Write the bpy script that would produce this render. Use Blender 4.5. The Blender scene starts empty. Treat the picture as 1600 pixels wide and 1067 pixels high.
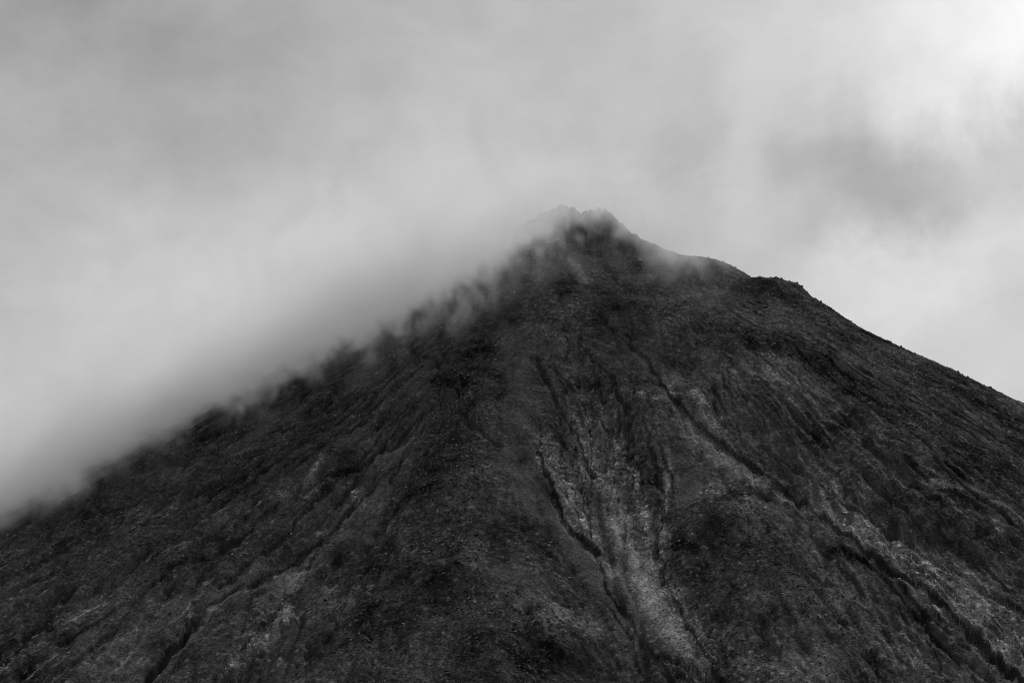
import bpy, math, random
import numpy as np

# ------------------------------------------------------------------ camera
PITCH = math.radians(14.0)
FPX = 4444.4                       # focal length in pixels of the 1600 px wide frame
cam_d = bpy.data.cameras.new("camera")
cam_d.lens = 100.0
cam_d.sensor_width = 36.0
cam_d.clip_start = 1.0
cam_d.clip_end = 60000.0
cam = bpy.data.objects.new("camera", cam_d)
bpy.context.scene.collection.objects.link(cam)
cam.location = (0.0, 0.0, 2.0)
cam.rotation_euler = (math.pi / 2 + PITCH, 0.0, 0.0)
scene = bpy.context.scene
scene.camera = cam
COL = scene.collection

# ------------------------------------------------------------------ exposure
scene.view_settings.view_transform = 'Standard'
scene.view_settings.look = 'None'
scene.view_settings.exposure = 0.0
scene.view_settings.gamma = 1.0
scene.render.engine = 'CYCLES'
scene.cycles.max_bounces = 16
scene.cycles.volume_bounces = 11
scene.cycles.pixel_filter_type = 'BLACKMAN_HARRIS'
scene.cycles.filter_width = 0.95
scene.cycles.use_denoising = True
scene.cycles.denoiser = 'OPENIMAGEDENOISE'

SUN_EL, SUN_AZ = math.radians(50.0), math.radians(38.0)   # azimuth from +Y towards +X: behind the right shoulder


def ray(u, v):
    """direction (dy = 1) through a point of the 1600x1067 frame"""
    x = (u - 800.0) / FPX
    c = (533.5 - v) / FPX
    dy = math.cos(PITCH) - c * math.sin(PITCH)
    dz = math.sin(PITCH) + c * math.cos(PITCH)
    return x / dy, dz / dy


def nd(nt, kind, **kw):
    n = nt.nodes.new(kind)
    for k, val in kw.items():
        setattr(n, k, val)
    return n


def math_node(nt, op, a, b=None, clamp=False):
    n = nd(nt, 'ShaderNodeMath', operation=op)
    n.use_clamp = clamp
    for i, s in enumerate((a, b)):
        if s is None:
            continue
        if isinstance(s, (int, float)):
            n.inputs[i].default_value = s
        else:
            nt.links.new(s, n.inputs[i])
    return n.outputs[0]


# ------------------------------------------------------------------ world: overcast sky, no colour
world = bpy.data.worlds.new("World")
scene.world = world
world.use_nodes = True
wt = world.node_tree
wt.nodes.clear()
w_out = nd(wt, 'ShaderNodeOutputWorld')
bg = nd(wt, 'ShaderNodeBackground')
wt.links.new(bg.outputs[0], w_out.inputs['Surface'])
bg.inputs['Strength'].default_value = 0.10
sky = nd(wt, 'ShaderNodeTexSky', sky_type='NISHITA')
sky.sun_disc = False
sky.sun_elevation = SUN_EL
sky.sun_rotation = SUN_AZ
bw = nd(wt, 'ShaderNodeRGBToBW')
wt.links.new(sky.outputs[0], bw.inputs[0])
tc = nd(wt, 'ShaderNodeTexCoord')
nrm = nd(wt, 'ShaderNodeVectorMath', operation='NORMALIZE')
wt.links.new(tc.outputs['Generated'], nrm.inputs[0])
DIR = nrm.outputs[0]


def w_noise(scale, detail, rough, dist, stretch=(1, 1, 1), off=(0, 0, 0)):
    mp = nd(wt, 'ShaderNodeMapping')
    mp.inputs['Scale'].default_value = stretch
    mp.inputs['Location'].default_value = off
    wt.links.new(DIR, mp.inputs[0])
    n = nd(wt, 'ShaderNodeTexNoise')
    n.inputs['Scale'].default_value = scale
    n.inputs['Detail'].default_value = detail
    n.inputs['Roughness'].default_value = rough
    n.inputs['Distortion'].default_value = dist
    wt.links.new(mp.outputs[0], n.inputs['Vector'])
    return n.outputs[0]


warp = nd(wt, 'ShaderNodeTexNoise')
warp.inputs['Scale'].default_value = 14.0
warp.inputs['Detail'].default_value = 8.0
warp.inputs['Roughness'].default_value = 0.62
wt.links.new(DIR, warp.inputs['Vector'])
ws = nd(wt, 'ShaderNodeVectorMath', operation='SUBTRACT')
wt.links.new(warp.outputs['Color'], ws.inputs[0])
ws.inputs[1].default_value = (0.5, 0.5, 0.5)
wsc = nd(wt, 'ShaderNodeVectorMath', operation='SCALE')
wt.links.new(ws.outputs[0], wsc.inputs[0])
wsc.inputs['Scale'].default_value = 0.075
wad = nd(wt, 'ShaderNodeVectorMath', operation='ADD')
wt.links.new(DIR, wad.inputs[0])
wt.links.new(wsc.outputs[0], wad.inputs[1])
WDIR = wad.outputs[0]


def w_patch(u, v, ru, rv, amount, rot=0.0):
    """a brighter or darker patch of the cloud deck centred on a direction of the sky"""
    gx, gz = ray(u, v)
    l = math.sqrt(gx * gx + 1 + gz * gz)
    c = (gx / l, 1 / l, gz / l)
    sub = nd(wt, 'ShaderNodeVectorMath', operation='SUBTRACT')
    wt.links.new(WDIR, sub.inputs[0])
    sub.inputs[1].default_value = c
    mp = nd(wt, 'ShaderNodeMapping')
    mp.vector_type = 'POINT'
    wt.links.new(sub.outputs[0], mp.inputs[0])
    mp.inputs['Rotation'].default_value = (0, rot, 0)
    mp2 = nd(wt, 'ShaderNodeVectorMath', operation='MULTIPLY')
    wt.links.new(mp.outputs[0], mp2.inputs[0])
    mp2.inputs[1].default_value = (FPX / ru, 4.0, FPX / rv)
    ln = nd(wt, 'ShaderNodeVectorMath', operation='LENGTH')
    wt.links.new(mp2.outputs[0], ln.inputs[0])
    sq = math_node(wt, 'POWER', ln.outputs['Value'], 2.0)
    e = math_node(wt, 'EXPONENT', math_node(wt, 'MULTIPLY', sq, -1.0))
    return math_node(wt, 'MULTIPLY', e, amount)


n1 = w_noise(9.0, 6.0, 0.5, 0.6, (1.0, 1.0, 1.4), (3.1, 0.2, 1.7))
n2 = w_noise(24.0, 8.0, 0.62, 0.3, (1.0, 1.0, 1.3), (0.4, 2.2, 5.1))
val = math_node(wt, 'ADD', math_node(wt, 'MULTIPLY', math_node(wt, 'SUBTRACT', n1, 0.5), 2.0), 4.75)
val = math_node(wt, 'ADD', val, math_node(wt, 'MULTIPLY', math_node(wt, 'SUBTRACT', n2, 0.5), 2.5))
SKY_PATCHES = [
    (1690, 10, 360, 210, 6.0, 0.0),
    (1540, 600, 360, 210, 2.0, 0.45),
    (1220, 350, 110, 55, 1.6, 0.75),
    (1420, 440, 230, 75, 2.2, 0.45),
    (1160, 290, 45, 110, 2.0, -0.25),
    (1450, 255, 340, 95, -2.0, 0.12),
    (1040, 330, 140, 110, -0.5, 0.0),
    (1000, 90, 420, 170, 0.5, 0.0),
    (200, 60, 380, 160, -1.1, 0.0),
    (500, 200, 200, 110, 0.5, -0.5),
    (250, 360, 240, 120, 0.4, 0.0),
    (640, 330, 170, 140, -0.4, 0.9),
    (60, 560, 260, 150, -0.5, 0.0),
]
for p in SKY_PATCHES:
    val = math_node(wt, 'ADD', val, w_patch(*p))
mix = math_node(wt, 'ADD', math_node(wt, 'MULTIPLY', val, 0.85), math_node(wt, 'MULTIPLY', bw.outputs[0], 0.15))
mix = math_node(wt, 'MAXIMUM', mix, 0.2)
# an overcast sky is brightest overhead
wsep = nd(wt, 'ShaderNodeSeparateXYZ')
wt.links.new(DIR, wsep.inputs[0])
wmr = nd(wt, 'ShaderNodeMapRange')
wt.links.new(wsep.outputs[2], wmr.inputs[0])
wmr.inputs[1].default_value = 0.42
wmr.inputs[2].default_value = 0.9
wmr.inputs[3].default_value = 1.0
wmr.inputs[4].default_value = 1.45
mix = math_node(wt, 'MULTIPLY', mix, wmr.outputs[0])
comb = nd(wt, 'ShaderNodeCombineColor')
for i in range(3):
    wt.links.new(mix, comb.inputs[i])
wt.links.new(comb.outputs[0], bg.inputs['Color'])

# ------------------------------------------------------------------ sun behind the overcast
sun_d = bpy.data.lights.new("sun", 'SUN')
sun_d.energy = 3.2
sun_d.angle = math.radians(2.5)
sun_d.color = (1.0, 1.0, 1.0)
sun = bpy.data.objects.new("sun", sun_d)
COL.objects.link(sun)
sun.location = (400, 3200, 1600)
sun.rotation_euler = (math.pi / 2 - SUN_EL, 0.0, math.pi - SUN_AZ)

# ------------------------------------------------------------------ numpy noise
rng = np.random.default_rng(7)


def hash2(ix, iy, seed):
    h = (ix.astype(np.int64) * 374761393 + iy.astype(np.int64) * 668265263 + seed * 974711) & 0xFFFFFFFF
    h = ((h ^ (h >> 13)) * 1274126177) & 0xFFFFFFFF
    h = ((h ^ (h >> 16)) * 2246822519) & 0xFFFFFFFF
    return ((h ^ (h >> 15)) & 0xFFFFFF).astype(np.float32) / 16777216.0


def perlin(x, y, seed=0):
    ix = np.floor(x); iy = np.floor(y)
    fx = (x - ix).astype(np.float32); fy = (y - iy).astype(np.float32)
    ix = ix.astype(np.int64); iy = iy.astype(np.int64)
    sx = fx * fx * fx * (fx * (fx * 6 - 15) + 10)
    sy = fy * fy * fy * (fy * (fy * 6 - 15) + 10)

    def g(jx, jy, dx, dy):
        a = hash2(ix + jx, iy + jy, seed) * np.float32(6.2831853)
        return np.cos(a) * dx + np.sin(a) * dy
    a = g(0, 0, fx, fy); b = g(1, 0, fx - 1, fy)
    c = g(0, 1, fx, fy - 1); d = g(1, 1, fx - 1, fy - 1)
    t = a + (b - a) * sx
    return (t + ((c + (d - c) * sx) - t) * sy) * 1.5


def fbm(x, y, octv, seed=0, gain=0.5, lac=2.03):
    s = 0.0; a = 1.0; tot = 0.0
    for o in range(octv):
        s = s + a * perlin(x, y, seed + o * 17)
        tot += a; a *= gain; x = x * lac + 13.7; y = y * lac - 7.3
    return s / tot


def ridged(x, y, octv, seed=0, gain=0.5):
    s = 0.0; a = 1.0; tot = 0.0
    for o in range(octv):
        s = s + a * (1 - np.abs(perlin(x, y, seed + o * 31)) * 2.0)
        tot += a; a *= gain; x = x * 2.07 + 3.1; y = y * 2.07 + 9.2
    return s / tot


def unit(a):
    return (a / 0.21).astype(np.float32)


def blocks(x, y, cell, seed, fill=0.7):
    """half-buried blocks: one rounded, slightly tilted lump for each filled cell of a jittered lattice"""
    gx = x / cell; gy = y / cell
    ix = np.floor(gx).astype(np.int64); iy = np.floor(gy).astype(np.int64)
    out = np.zeros(x.shape, np.float32)
    for jx in (-1, 0, 1):
        for jy in (-1, 0, 1):
            cx = ix + jx; cy = iy + jy
            r1 = hash2(cx, cy, seed); r2 = hash2(cx, cy, seed + 1)
            r3 = hash2(cx, cy, seed + 2); r4 = hash2(cx, cy, seed + 3)
            dx = gx - (cx + 0.15 + 0.7 * r1); dy = gy - (cy + 0.15 + 0.7 * r2)
            rad = 0.22 + 0.42 * r3 * r3
            d2 = (dx * dx + dy * dy) / (rad * rad)
            h = np.sqrt(np.maximum(0, 1 - d2 * d2)) * rad * (0.9 + 0.8 * (dx * (r4 - 0.5) + dy * (r1 - 0.5)))
            out = np.maximum(out, np.where(r4 < fill, h, 0).astype(np.float32))
    return out * cell


def sstep(a, b, x):
    t = np.clip((x - a) / (b - a), 0, 1)
    return t * t * (3 - 2 * t)


# ------------------------------------------------------------------ large shape of the volcano
# points of the cone, each at its own distance (frame direction, distance north of the camera)
SX, SY, SZ = 98.0, 3000.0, 888.0


def cone_h(x, y):
    r = np.sqrt((x - SX) ** 2 + (y - SY) ** 2 + 12.0 ** 2)
    side = np.abs(x - SX) / r
    k = np.where(x < SX, K_LEFT, K_RIGHT)
    s = 0.715 - k * side ** 1.5
    z = SZ + 8 - s * r
    return 40 * np.logaddexp(0, z / 40)


K_LEFT, K_RIGHT = 0.19, 0.176


def on_cone(u, v, extra=0.0):
    """distance at which a line of sight meets a cone that is steep in front and gentler on both flanks"""
    gx, gz = ray(u, v)
    y = np.arange(1800.0, 3000.0, 2.0)
    k = np.nonzero(cone_h(gx * y, y) > 2 + gz * y)[0]
    return float(y[k[0]]) if len(k) else None


CTRL = [
    (945, 345, 3000), (872, 333, 2990), (907, 352, 2985),
    (1000, 376, 3020), (1060, 400, 3050), (1112, 412, 3080), (1160, 444, 3090), (1230, 500, 3090),
    # right shoulder crest
    (1085, 440, 2930), (1150, 448, 2930), (1210, 452, 2925), (1250, 466, 2920),
]
for u, v, off in [(790, 470, 10), (745, 600, -25), (705, 750, -32), (690, 900, -32), (680, 1060, -28),      # central spur
                  (895, 600, 24), (930, 700, 34), (960, 800, 34), (1010, 900, 28), (1060, 1060, 22),        # ravine
                  (1030, 625, -4), (1130, 790, -12), (1200, 920, -20), (1255, 1060, -18),                    # ridge beside the ravine
                  (850, 430, 14), (950, 445, 16), (950, 520, 18), (1060, 520, 12),
                  (640, 560, 12), (590, 650, 18), (600, 780, 18), (430, 720, 0), (270, 790, 0), (520, 900, 18), (330, 900, 0), (120, 900, -6),
                  (450, 1060, 14), (250, 1060, 0), (50, 1060, -8), (-150, 1060, -8), (-150, 950, -4), (430, 1230, 10), (0, 1230, 0), (-350, 1150, 0),
                  (1120, 690, 22), (1300, 810, 28), (1400, 905, 24), (1510, 1000, 22), (1590, 1070, 18), (1750, 1200, 10), (1060, 600, 18), (1180, 600, 0),
                  (1380, 700, -6), (1440, 770, -6), (1560, 760, -4), (1600, 880, 0), (1720, 960, 0), (1160, 530, 0), (1300, 590, -4), (1450, 660, -6), (1850, 1000, 0)]:
    y = on_cone(u, v)
    if y:
        CTRL.append((u, v, y + off))
P = []
for u, v, y in CTRL:
    gx, gz = ray(u, v)
    P.append((gx * y, y, 2 + gz * y))
P = [(x, y, z - float(cone_h(np.array(x), np.array(y)))) for x, y, z in P]
for k in range(16):                       # beyond the modelled face the cone stays plain
    a_ = 2 * math.pi * k / 16
    for r_ in (1400, 2600):
        P.append((SX + r_ * math.cos(a_), SY + r_ * math.sin(a_), 0.0))
for k in range(7):
    a_ = math.radians(-10 + 200 * k / 6)
    for r_ in (260, 650):
        P.append((SX + r_ * math.cos(a_), SY + 150 + r_ * math.sin(a_), 0.0))
for u, v in [(0, 850), (150, 760), (300, 690), (450, 620), (600, 540), (720, 460), (1400, 590), (1500, 640), (1600, 700), (1330, 540)]:
    y = on_cone(u, v)
    if y:
        P.append((ray(u, v)[0] * y, y, 0.0))
for u, y in [(0, 2900), (200, 2920), (400, 2940), (600, 2960), (1350, 2950), (1450, 2940), (1600, 2920), (1800, 2880), (-200, 2880)]:
    P.append((ray(u, 700)[0] * y, y, 0.0))
P = np.array(P, dtype=np.float64)


def tps_fit(P, lam=0.3):
    n = len(P)
    X = P[:, :2] / 1000.0
    d2 = ((X[:, None] - X[None]) ** 2).sum(-1)
    K = 0.5 * d2 * np.log(np.maximum(d2, 1e-12)) + np.eye(n) * lam * 1e-3
    A = np.zeros((n + 3, n + 3)); A[:n, :n] = K; A[:n, n] = 1; A[:n, n + 1:] = X
    A[n, :n] = 1; A[n + 1:, :n] = X.T
    b = np.zeros(n + 3); b[:n] = P[:, 2]
    return np.linalg.solve(A, b), X


TW, TX = tps_fit(P)


def base_h(x, y):
    xs = (x / 1000.0).astype(np.float64); ys = (y / 1000.0).astype(np.float64)
    n = len(TX)
    out = TW[n] + TW[n + 1] * xs + TW[n + 2] * ys
    for i in range(n):
        d2 = (xs - TX[i, 0]) ** 2 + (ys - TX[i, 1]) ** 2
        out += TW[i] * 0.5 * d2 * np.log(d2 + 1e-12)
    return out + cone_h(xs * 1000.0, ys * 1000.0)


class Grid:
    """regular sampling of a height field"""
    def __init__(s, x0, x1, y0, y1, step):
        s.x0, s.y0, s.h = x0, y0, step
        s.xs = np.arange(x0, x1 + step, step); s.ys = np.arange(y0, y1 + step, step)
        s.X, s.Y = np.meshgrid(s.xs, s.ys)

    def samp(s, F, x, y):
        gx = np.clip((x - s.x0) / s.h, 0, len(s.xs) - 1.001); gy = np.clip((y - s.y0) / s.h, 0, len(s.ys) - 1.001)
        ix = gx.astype(np.int64); iy = gy.astype(np.int64)
        fx = gx - ix; fy = gy - iy
        a = F[iy, ix]; b = F[iy, ix + 1]; c = F[iy + 1, ix]; d = F[iy + 1, ix + 1]
        return (a * (1 - fx) + b * fx) * (1 - fy) + (c * (1 - fx) + d * fx) * fy


G = Grid(-640, 640, 1880, 3120, 2.0)
BASE = base_h(G.X, G.Y)


def hit(u, v, H=None):
    """where the line of sight through a frame point first meets the slope"""
    H = BASE if H is None else H
    gx, gz = ray(u, v)
    ys = np.arange(1890, 3110, 1.0)
    z = 2 + gz * ys
    h = G.samp(H, gx * ys, ys)
    k = np.nonzero(h >= z)[0]
    if len(k) == 0:
        k = [int(np.argmax(h - z))]
    y = ys[k[0]]
    return gx * y, y


def line_pts(pts):
    return np.array([hit(u, v) for u, v in pts])


def seg_dist(X, Y, pts, warp=None):
    """distance to a polyline, position along it (0..1) and side"""
    wx, wy = warp if warp is not None else (0, 0)
    x = X + wx; y = Y + wy
    best = np.full(X.shape, 1e9, np.float32); along = np.zeros(X.shape, np.float32); side = np.zeros(X.shape, np.float32)
    L = np.hypot(*np.diff(pts, axis=0).T); tot = L.sum(); acc = 0.0
    for k in range(len(pts) - 1):
        a = pts[k]; b = pts[k + 1]; d = b - a; l2 = (d * d).sum() + 1e-9
        t = np.clip(((x - a[0]) * d[0] + (y - a[1]) * d[1]) / l2, 0, 1)
        px = x - (a[0] + t * d[0]); py = y - (a[1] + t * d[1])
        dist = np.hypot(px, py)
        m = dist < best
        best = np.where(m, dist, best)
        along = np.where(m, (acc + t * L[k]) / tot, along)
        side = np.where(m, np.sign(d[0] * py - d[1] * px), side)
        acc += L[k]
    return best, along, side


# ------------------------------------------------------------------ relief on the work grid
def px_band(X, Y, pts, w, warp=None):
    d, a, s = seg_dist(X, Y, line_pts(pts), warp)
    if isinstance(w, tuple):
        w = w[0] + (w[1] - w[0]) * a
    return np.exp(-(d / w) ** 2)


def medium(X, Y):
    """swells, lobes and shallow fall-line furrows"""
    r = np.hypot(X - SX, Y - SY); th = np.arctan2(X - SX, SY - Y)
    wx = 18 * fbm(X / 90, Y / 90, 3, 11); wy = 18 * fbm(X / 90, Y / 90, 3, 12)
    h = 4.5 * fbm((X + wx) / 95, (Y + wy) / 95, 4, 21)
    t2 = th + 0.05 * fbm(X / 120, Y / 120, 3, 31)
    R = np.maximum(r, 120)
    fur = fbm(t2 * 9.0, r / 300, 3, 41) * R * 0.006
    fur += fbm(t2 * 34.0, r / 160, 3, 43) * R * 0.0030
    h += fur
    return h.astype(np.float32)


LOBES = [(1450, 800, 34, 8), (1525, 835, 30, 7), (1180, 640, 26, 5), (1430, 700, 30, 6), (1330, 640, 26, 5), (870, 985, 36, 7), (760, 1010, 30, 5),
         (1130, 800, 26, 7), (1210, 880, 30, 5), (700, 880, 34, 6), (1290, 560, 26, 6), (1230, 540, 16, 5), (1560, 720, 30, 6), (1480, 620, 24, 5),
         (430, 960, 22, 5), (1150, 470, 16, 4), (980, 430, 12, 4), (800, 560, 20, 4), (1250, 960, 26, 5), (940, 400, 10, 5)]


def lobes(X, Y):
    h = np.zeros(X.shape)
    wx = 9 * fbm(X / 30, Y / 30, 3, 81); wy = 9 * fbm(X / 30, Y / 30, 3, 82)
    for u, v, rad, amp in LOBES:
        x, y = hit(u, v)
        dx = X + wx - x; dy = Y + wy - y
        # steeper on the downhill side, like the snout of a flow
        d = np.sqrt((dx / rad) ** 2 + (dy / (rad * 1.5)) ** 2)
        h += amp * (1 - sstep(0.35, 1.0, d)) * (1 - 0.35 * np.clip(dy / rad, -1, 1))
    return h


def rills(H, batches=16, n=14000, steps=130, k=0.022):
    """water running down the slope wears branching rills into it"""
    H = H.astype(np.float64).copy(); ny, nx = H.shape; cut = np.zeros_like(H)
    for b in range(batches):
        gy, gx = np.gradient(H, G.h)
        px = rng.uniform(2, nx - 3, n); py = rng.uniform(2, ny - 3, n)
        dx = np.zeros(n); dy = np.zeros(n)
        acc = np.zeros(H.size)
        for s in range(steps):
            ix = px.astype(np.int64); iy = py.astype(np.int64)
            q = iy * nx + ix
            sx = -gx.ravel()[q]; sy = -gy.ravel()[q]
            dx = 0.35 * dx + 0.65 * sx; dy = 0.35 * dy + 0.65 * sy
            l = np.hypot(dx, dy) + 1e-6
            w = np.minimum(l, 1.2) * min(1, s / 25.0)
            acc += np.bincount(q, w, H.size)
            px = np.clip(px + dx / l, 2, nx - 3); py = np.clip(py + dy / l, 2, ny - 3)
        acc = acc.reshape(H.shape)
        acc = (acc * 2 + np.roll(acc, 1, 0) + np.roll(acc, -1, 0) + np.roll(acc, 1, 1) + np.roll(acc, -1, 1)) / 6
        e = k * acc ** 0.75
        H -= e; cut += e
        lap = (np.roll(H, 1, 0) + np.roll(H, -1, 0) + np.roll(H, 1, 1) + np.roll(H, -1, 1)) / 4 - H
        H += 0.12 * lap
    return H, cut


# the blunt shoulder on the right stands in front of a saddle; the summit ridge shows behind it
sh = np.array([(ray(u, v)[0] * 2930, 2930.0) for u, v in [(1092, 437), (1150, 443), (1215, 444), (1255, 456), (1350, 513), (1450, 565)]])
d_, a_, s_ = seg_dist(G.X, G.Y, sh)
SHOULDER = 9.5 * np.clip(1.15 - a_, 0, 1) * np.exp(-(d_ / 17) ** 2) - 30 * np.exp(-(((G.Y - 2985) / 30) ** 2)) * sstep(175, 215, G.X) * (1 - sstep(300, 420, G.X))
back = np.array([(ray(u, v)[0] * 3060, 3060.0) for u, v in [(985, 366), (1060, 400), (1112, 410), (1162, 442)]])
d_, a_, s_ = seg_dist(G.X, G.Y, back)
SHOULDER += 2.5 * np.exp(-(d_ / 16) ** 2)
PEAK = 0
for u, v, rad, amp in ((946, 340, 12, 11), (873, 332, 18, 7), (965, 352, 9, 5), (925, 344, 9, 6), (905, 340, 10, 4), (1190, 444, 17, 4.5), (1222, 446, 16, 6), (1248, 455, 10, 6.5), (700, 425, 14, 6), (560, 500, 16, 6), (400, 590, 16, 7)):
    gx_, gz_ = ray(u, v)
    yy = 2925 if u > 1100 else 2995 if u > 860 else 2970
    PEAK = PEAK + amp * np.exp(-((G.X - gx_ * yy) ** 2 + ((G.Y - yy) / 1.5) ** 2) / rad ** 2)
BASE = BASE + SHOULDER + PEAK
H1 = BASE + medium(G.X, G.Y) + lobes(G.X, G.Y)
H2, CUT = rills(H1)
DH = (H2 - BASE + SHOULDER + PEAK).astype(np.float32)
edge = np.minimum(np.minimum(G.X - G.X.min(), G.X.max() - G.X), np.minimum(G.Y - G.Y.min(), G.Y.max() - G.Y))
DH *= sstep(0, 60, edge).astype(np.float32)

# ------------------------------------------------------------------ named gullies: points, half width m (from, to), depth m (from, to)
GULLIES = [
    # the long right-hand gully
    ([(975, 505), (985, 540), (1012, 562), (1024, 585), (1048, 615), (1075, 645), (1100, 668), (1130, 695), (1165, 716), (1215, 752), (1262, 780), (1292, 800),
      (1318, 828), (1350, 852), (1385, 880), (1440, 915), (1500, 965), (1540, 1000), (1580, 1045), (1625, 1085)], (2.2, 9.0), (3.0, 13.0)),
    ([(1130, 702), (1185, 742), (1225, 775), (1270, 812), (1320, 852), (1372, 893), (1420, 945), (1462, 985), (1500, 1030), (1545, 1080)], (1.5, 4.5), (1.8, 6.0)),
    ([(1040, 562), (1075, 590), (1085, 600), (1120, 655), (1180, 690), (1250, 738), (1330, 785), (1400, 828), (1480, 888), (1600, 955)], (1.2, 3.5), (1.5, 4.0)),
    ([(1260, 740), (1330, 772), (1380, 812), (1440, 850), (1520, 905), (1620, 975)], (1.0, 2.6), (1.2, 3.0)),
    ([(1330, 860), (1385, 905), (1430, 960), (1450, 1000), (1470, 1050)], (1.2, 3.0), (1.2, 3.5)),
    ([(1400, 870), (1460, 900), (1510, 940), (1560, 975), (1620, 1030)], (1.0, 2.2), (1.0, 2.5)),
    # wall on the left of the ravine
    ([(838, 640), (843, 668), (840, 700), (848, 730), (862, 752), (868, 785), (885, 812), (905, 835), (925, 848)], (2.5, 7.5), (4.0, 10.0)),
    ([(925, 848), (938, 880), (955, 925), (985, 962), (1008, 1000), (1030, 1035), (1062, 1075)], (2.0, 4.0), (3.0, 6.0)),
    ([(870, 510), (885, 520), (912, 545), (925, 560), (955, 585), (972, 620), (985, 640)], (1.6, 2.5), (2.5, 4.0)),
    # threads in the ravine head
    ([(840, 575), (858, 592), (865, 610), (872, 628), (886, 652), (900, 672), (908, 690), (925, 735), (920, 760)], (1.6, 3.2), (2.5, 5.0)),
    ([(862, 570), (885, 590), (900, 612)], (1.3, 1.8), (2.0, 2.5)),
    ([(925, 590), (948, 605), (942, 620), (930, 640), (950, 662), (958, 672), (948, 698), (938, 720)], (1.6, 3.2), (2.5, 5.0)),
    ([(960, 600), (975, 628), (985, 652), (978, 680), (990, 715), (1005, 745), (1000, 780)], (1.4, 2.2), (2.0, 3.5)),
    ([(1000, 640), (1012, 672), (1018, 705), (1028, 750), (1040, 775), (1030, 815)], (1.6, 3.0), (2.5, 4.5)),
    ([(1020, 650), (1032, 700), (1040, 730), (1052, 742), (1050, 775), (1040, 800)], (1.6, 3.0), (2.5, 4.5)),
    ([(905, 690), (890, 715), (905, 760)], (1.2, 1.6), (1.6, 2.0)),
    ([(1030, 1030), (1058, 1032), (1080, 1042), (1110, 1058)], (2.5, 3.5), (4.0, 5.0)),
    # the stony channel down the right of the ravine
    ([(1030, 815), (1022, 850), (1035, 890), (1045, 930), (1068, 975), (1100, 1020), (1130, 1075)], (3.0, 5.5), (3.5, 6.0)),
    # small rills high on the right
    ([(1095, 575), (1098, 600), (1090, 615)], (1.0, 1.6), (1.4, 2.0)),
    ([(1120, 575), (1110, 600), (1118, 620)], (1.0, 1.6), (1.4, 2.0)),
    ([(880, 420), (905, 450), (930, 490), (960, 520)], (1.2, 1.6), (1.4, 2.0)),
    ([(945, 470), (975, 500), (1000, 545)], (1.0, 1.4), (1.2, 2.0)),
    ([(880, 520), (890, 545), (880, 560)], (2.5, 3.5), (3.0, 4.0)),
    # left flank
    ([(697, 530), (690, 560), (672, 590), (655, 625), (640, 652), (605, 690), (560, 722), (505, 742), (450, 775), (395, 820), (350, 852), (330, 885), (310, 915)], (2.0, 5.5), (2.5, 7.5)),
    ([(668, 640), (640, 665), (612, 690)], (4.5, 6.5), (5.0, 6.5)),
    ([(640, 700), (590, 748), (545, 790), (500, 835), (430, 885), (350, 930), (300, 975), (255, 1025), (200, 1085)], (2.0, 6.0), (2.5, 8.0)),
    ([(600, 720), (560, 770), (500, 850), (480, 880)], (1.2, 2.5), (1.5, 3.0)),
    ([(520, 560), (500, 590), (455, 640)], (1.5, 3.0), (2.0, 3.0)),
    ([(640, 575), (600, 620), (560, 665), (500, 700)], (1.5, 3.0), (2.0, 4.0)),
    ([(560, 640), (500, 690), (420, 745), (360, 770)], (1.2, 2.4), (1.6, 3.0)),
    ([(500, 880), (440, 930), (425, 975), (380, 1010), (330, 1075)], (2.0, 4.0), (2.0, 5.0)),
    ([(330, 845), (260, 870), (200, 930), (120, 985), (60, 1030), (0, 1085)], (1.8, 3.8), (1.8, 5.0)),
    ([(300, 900), (230, 940), (170, 985), (120, 1030), (80, 1080)], (1.5, 3.0), (1.5, 4.0)),
    ([(200, 880), (120, 930), (50, 985), (-20, 1040)], (1.4, 2.6), (1.5, 3.0)),
    ([(450, 800), (380, 860), (300, 880)], (1.0, 2.0), (1.2, 2.0)),
    ([(420, 900), (380, 945), (290, 1020), (250, 1075)], (1.2, 2.6), (1.5, 3.0)),
    # right flank furrows
    ([(1260, 545), (1300, 575), (1380, 610), (1470, 680), (1600, 745)], (2.0, 4.0), (2.0, 3.5)),
    ([(1190, 520), (1240, 545), (1262, 560)], (2.0, 2.6), (2.4, 3.0)),
    ([(1260, 700), (1350, 730), (1450, 760)], (1.2, 1.8), (1.0, 1.6)),
    ([(1400, 690), (1480, 740), (1560, 780), (1640, 830)], (1.5, 2.4), (1.4, 2.4)),
    ([(1480, 640), (1550, 680), (1640, 735)], (2.0, 3.0), (2.0, 3.0)),
    ([(820, 815), (848, 838), (870, 850)], (4.0, 5.0), (4.0, 4.0)),
    ([(935, 935), (960, 958), (990, 985)], (1.6, 2.4), (2.0, 3.0)),
]
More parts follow.
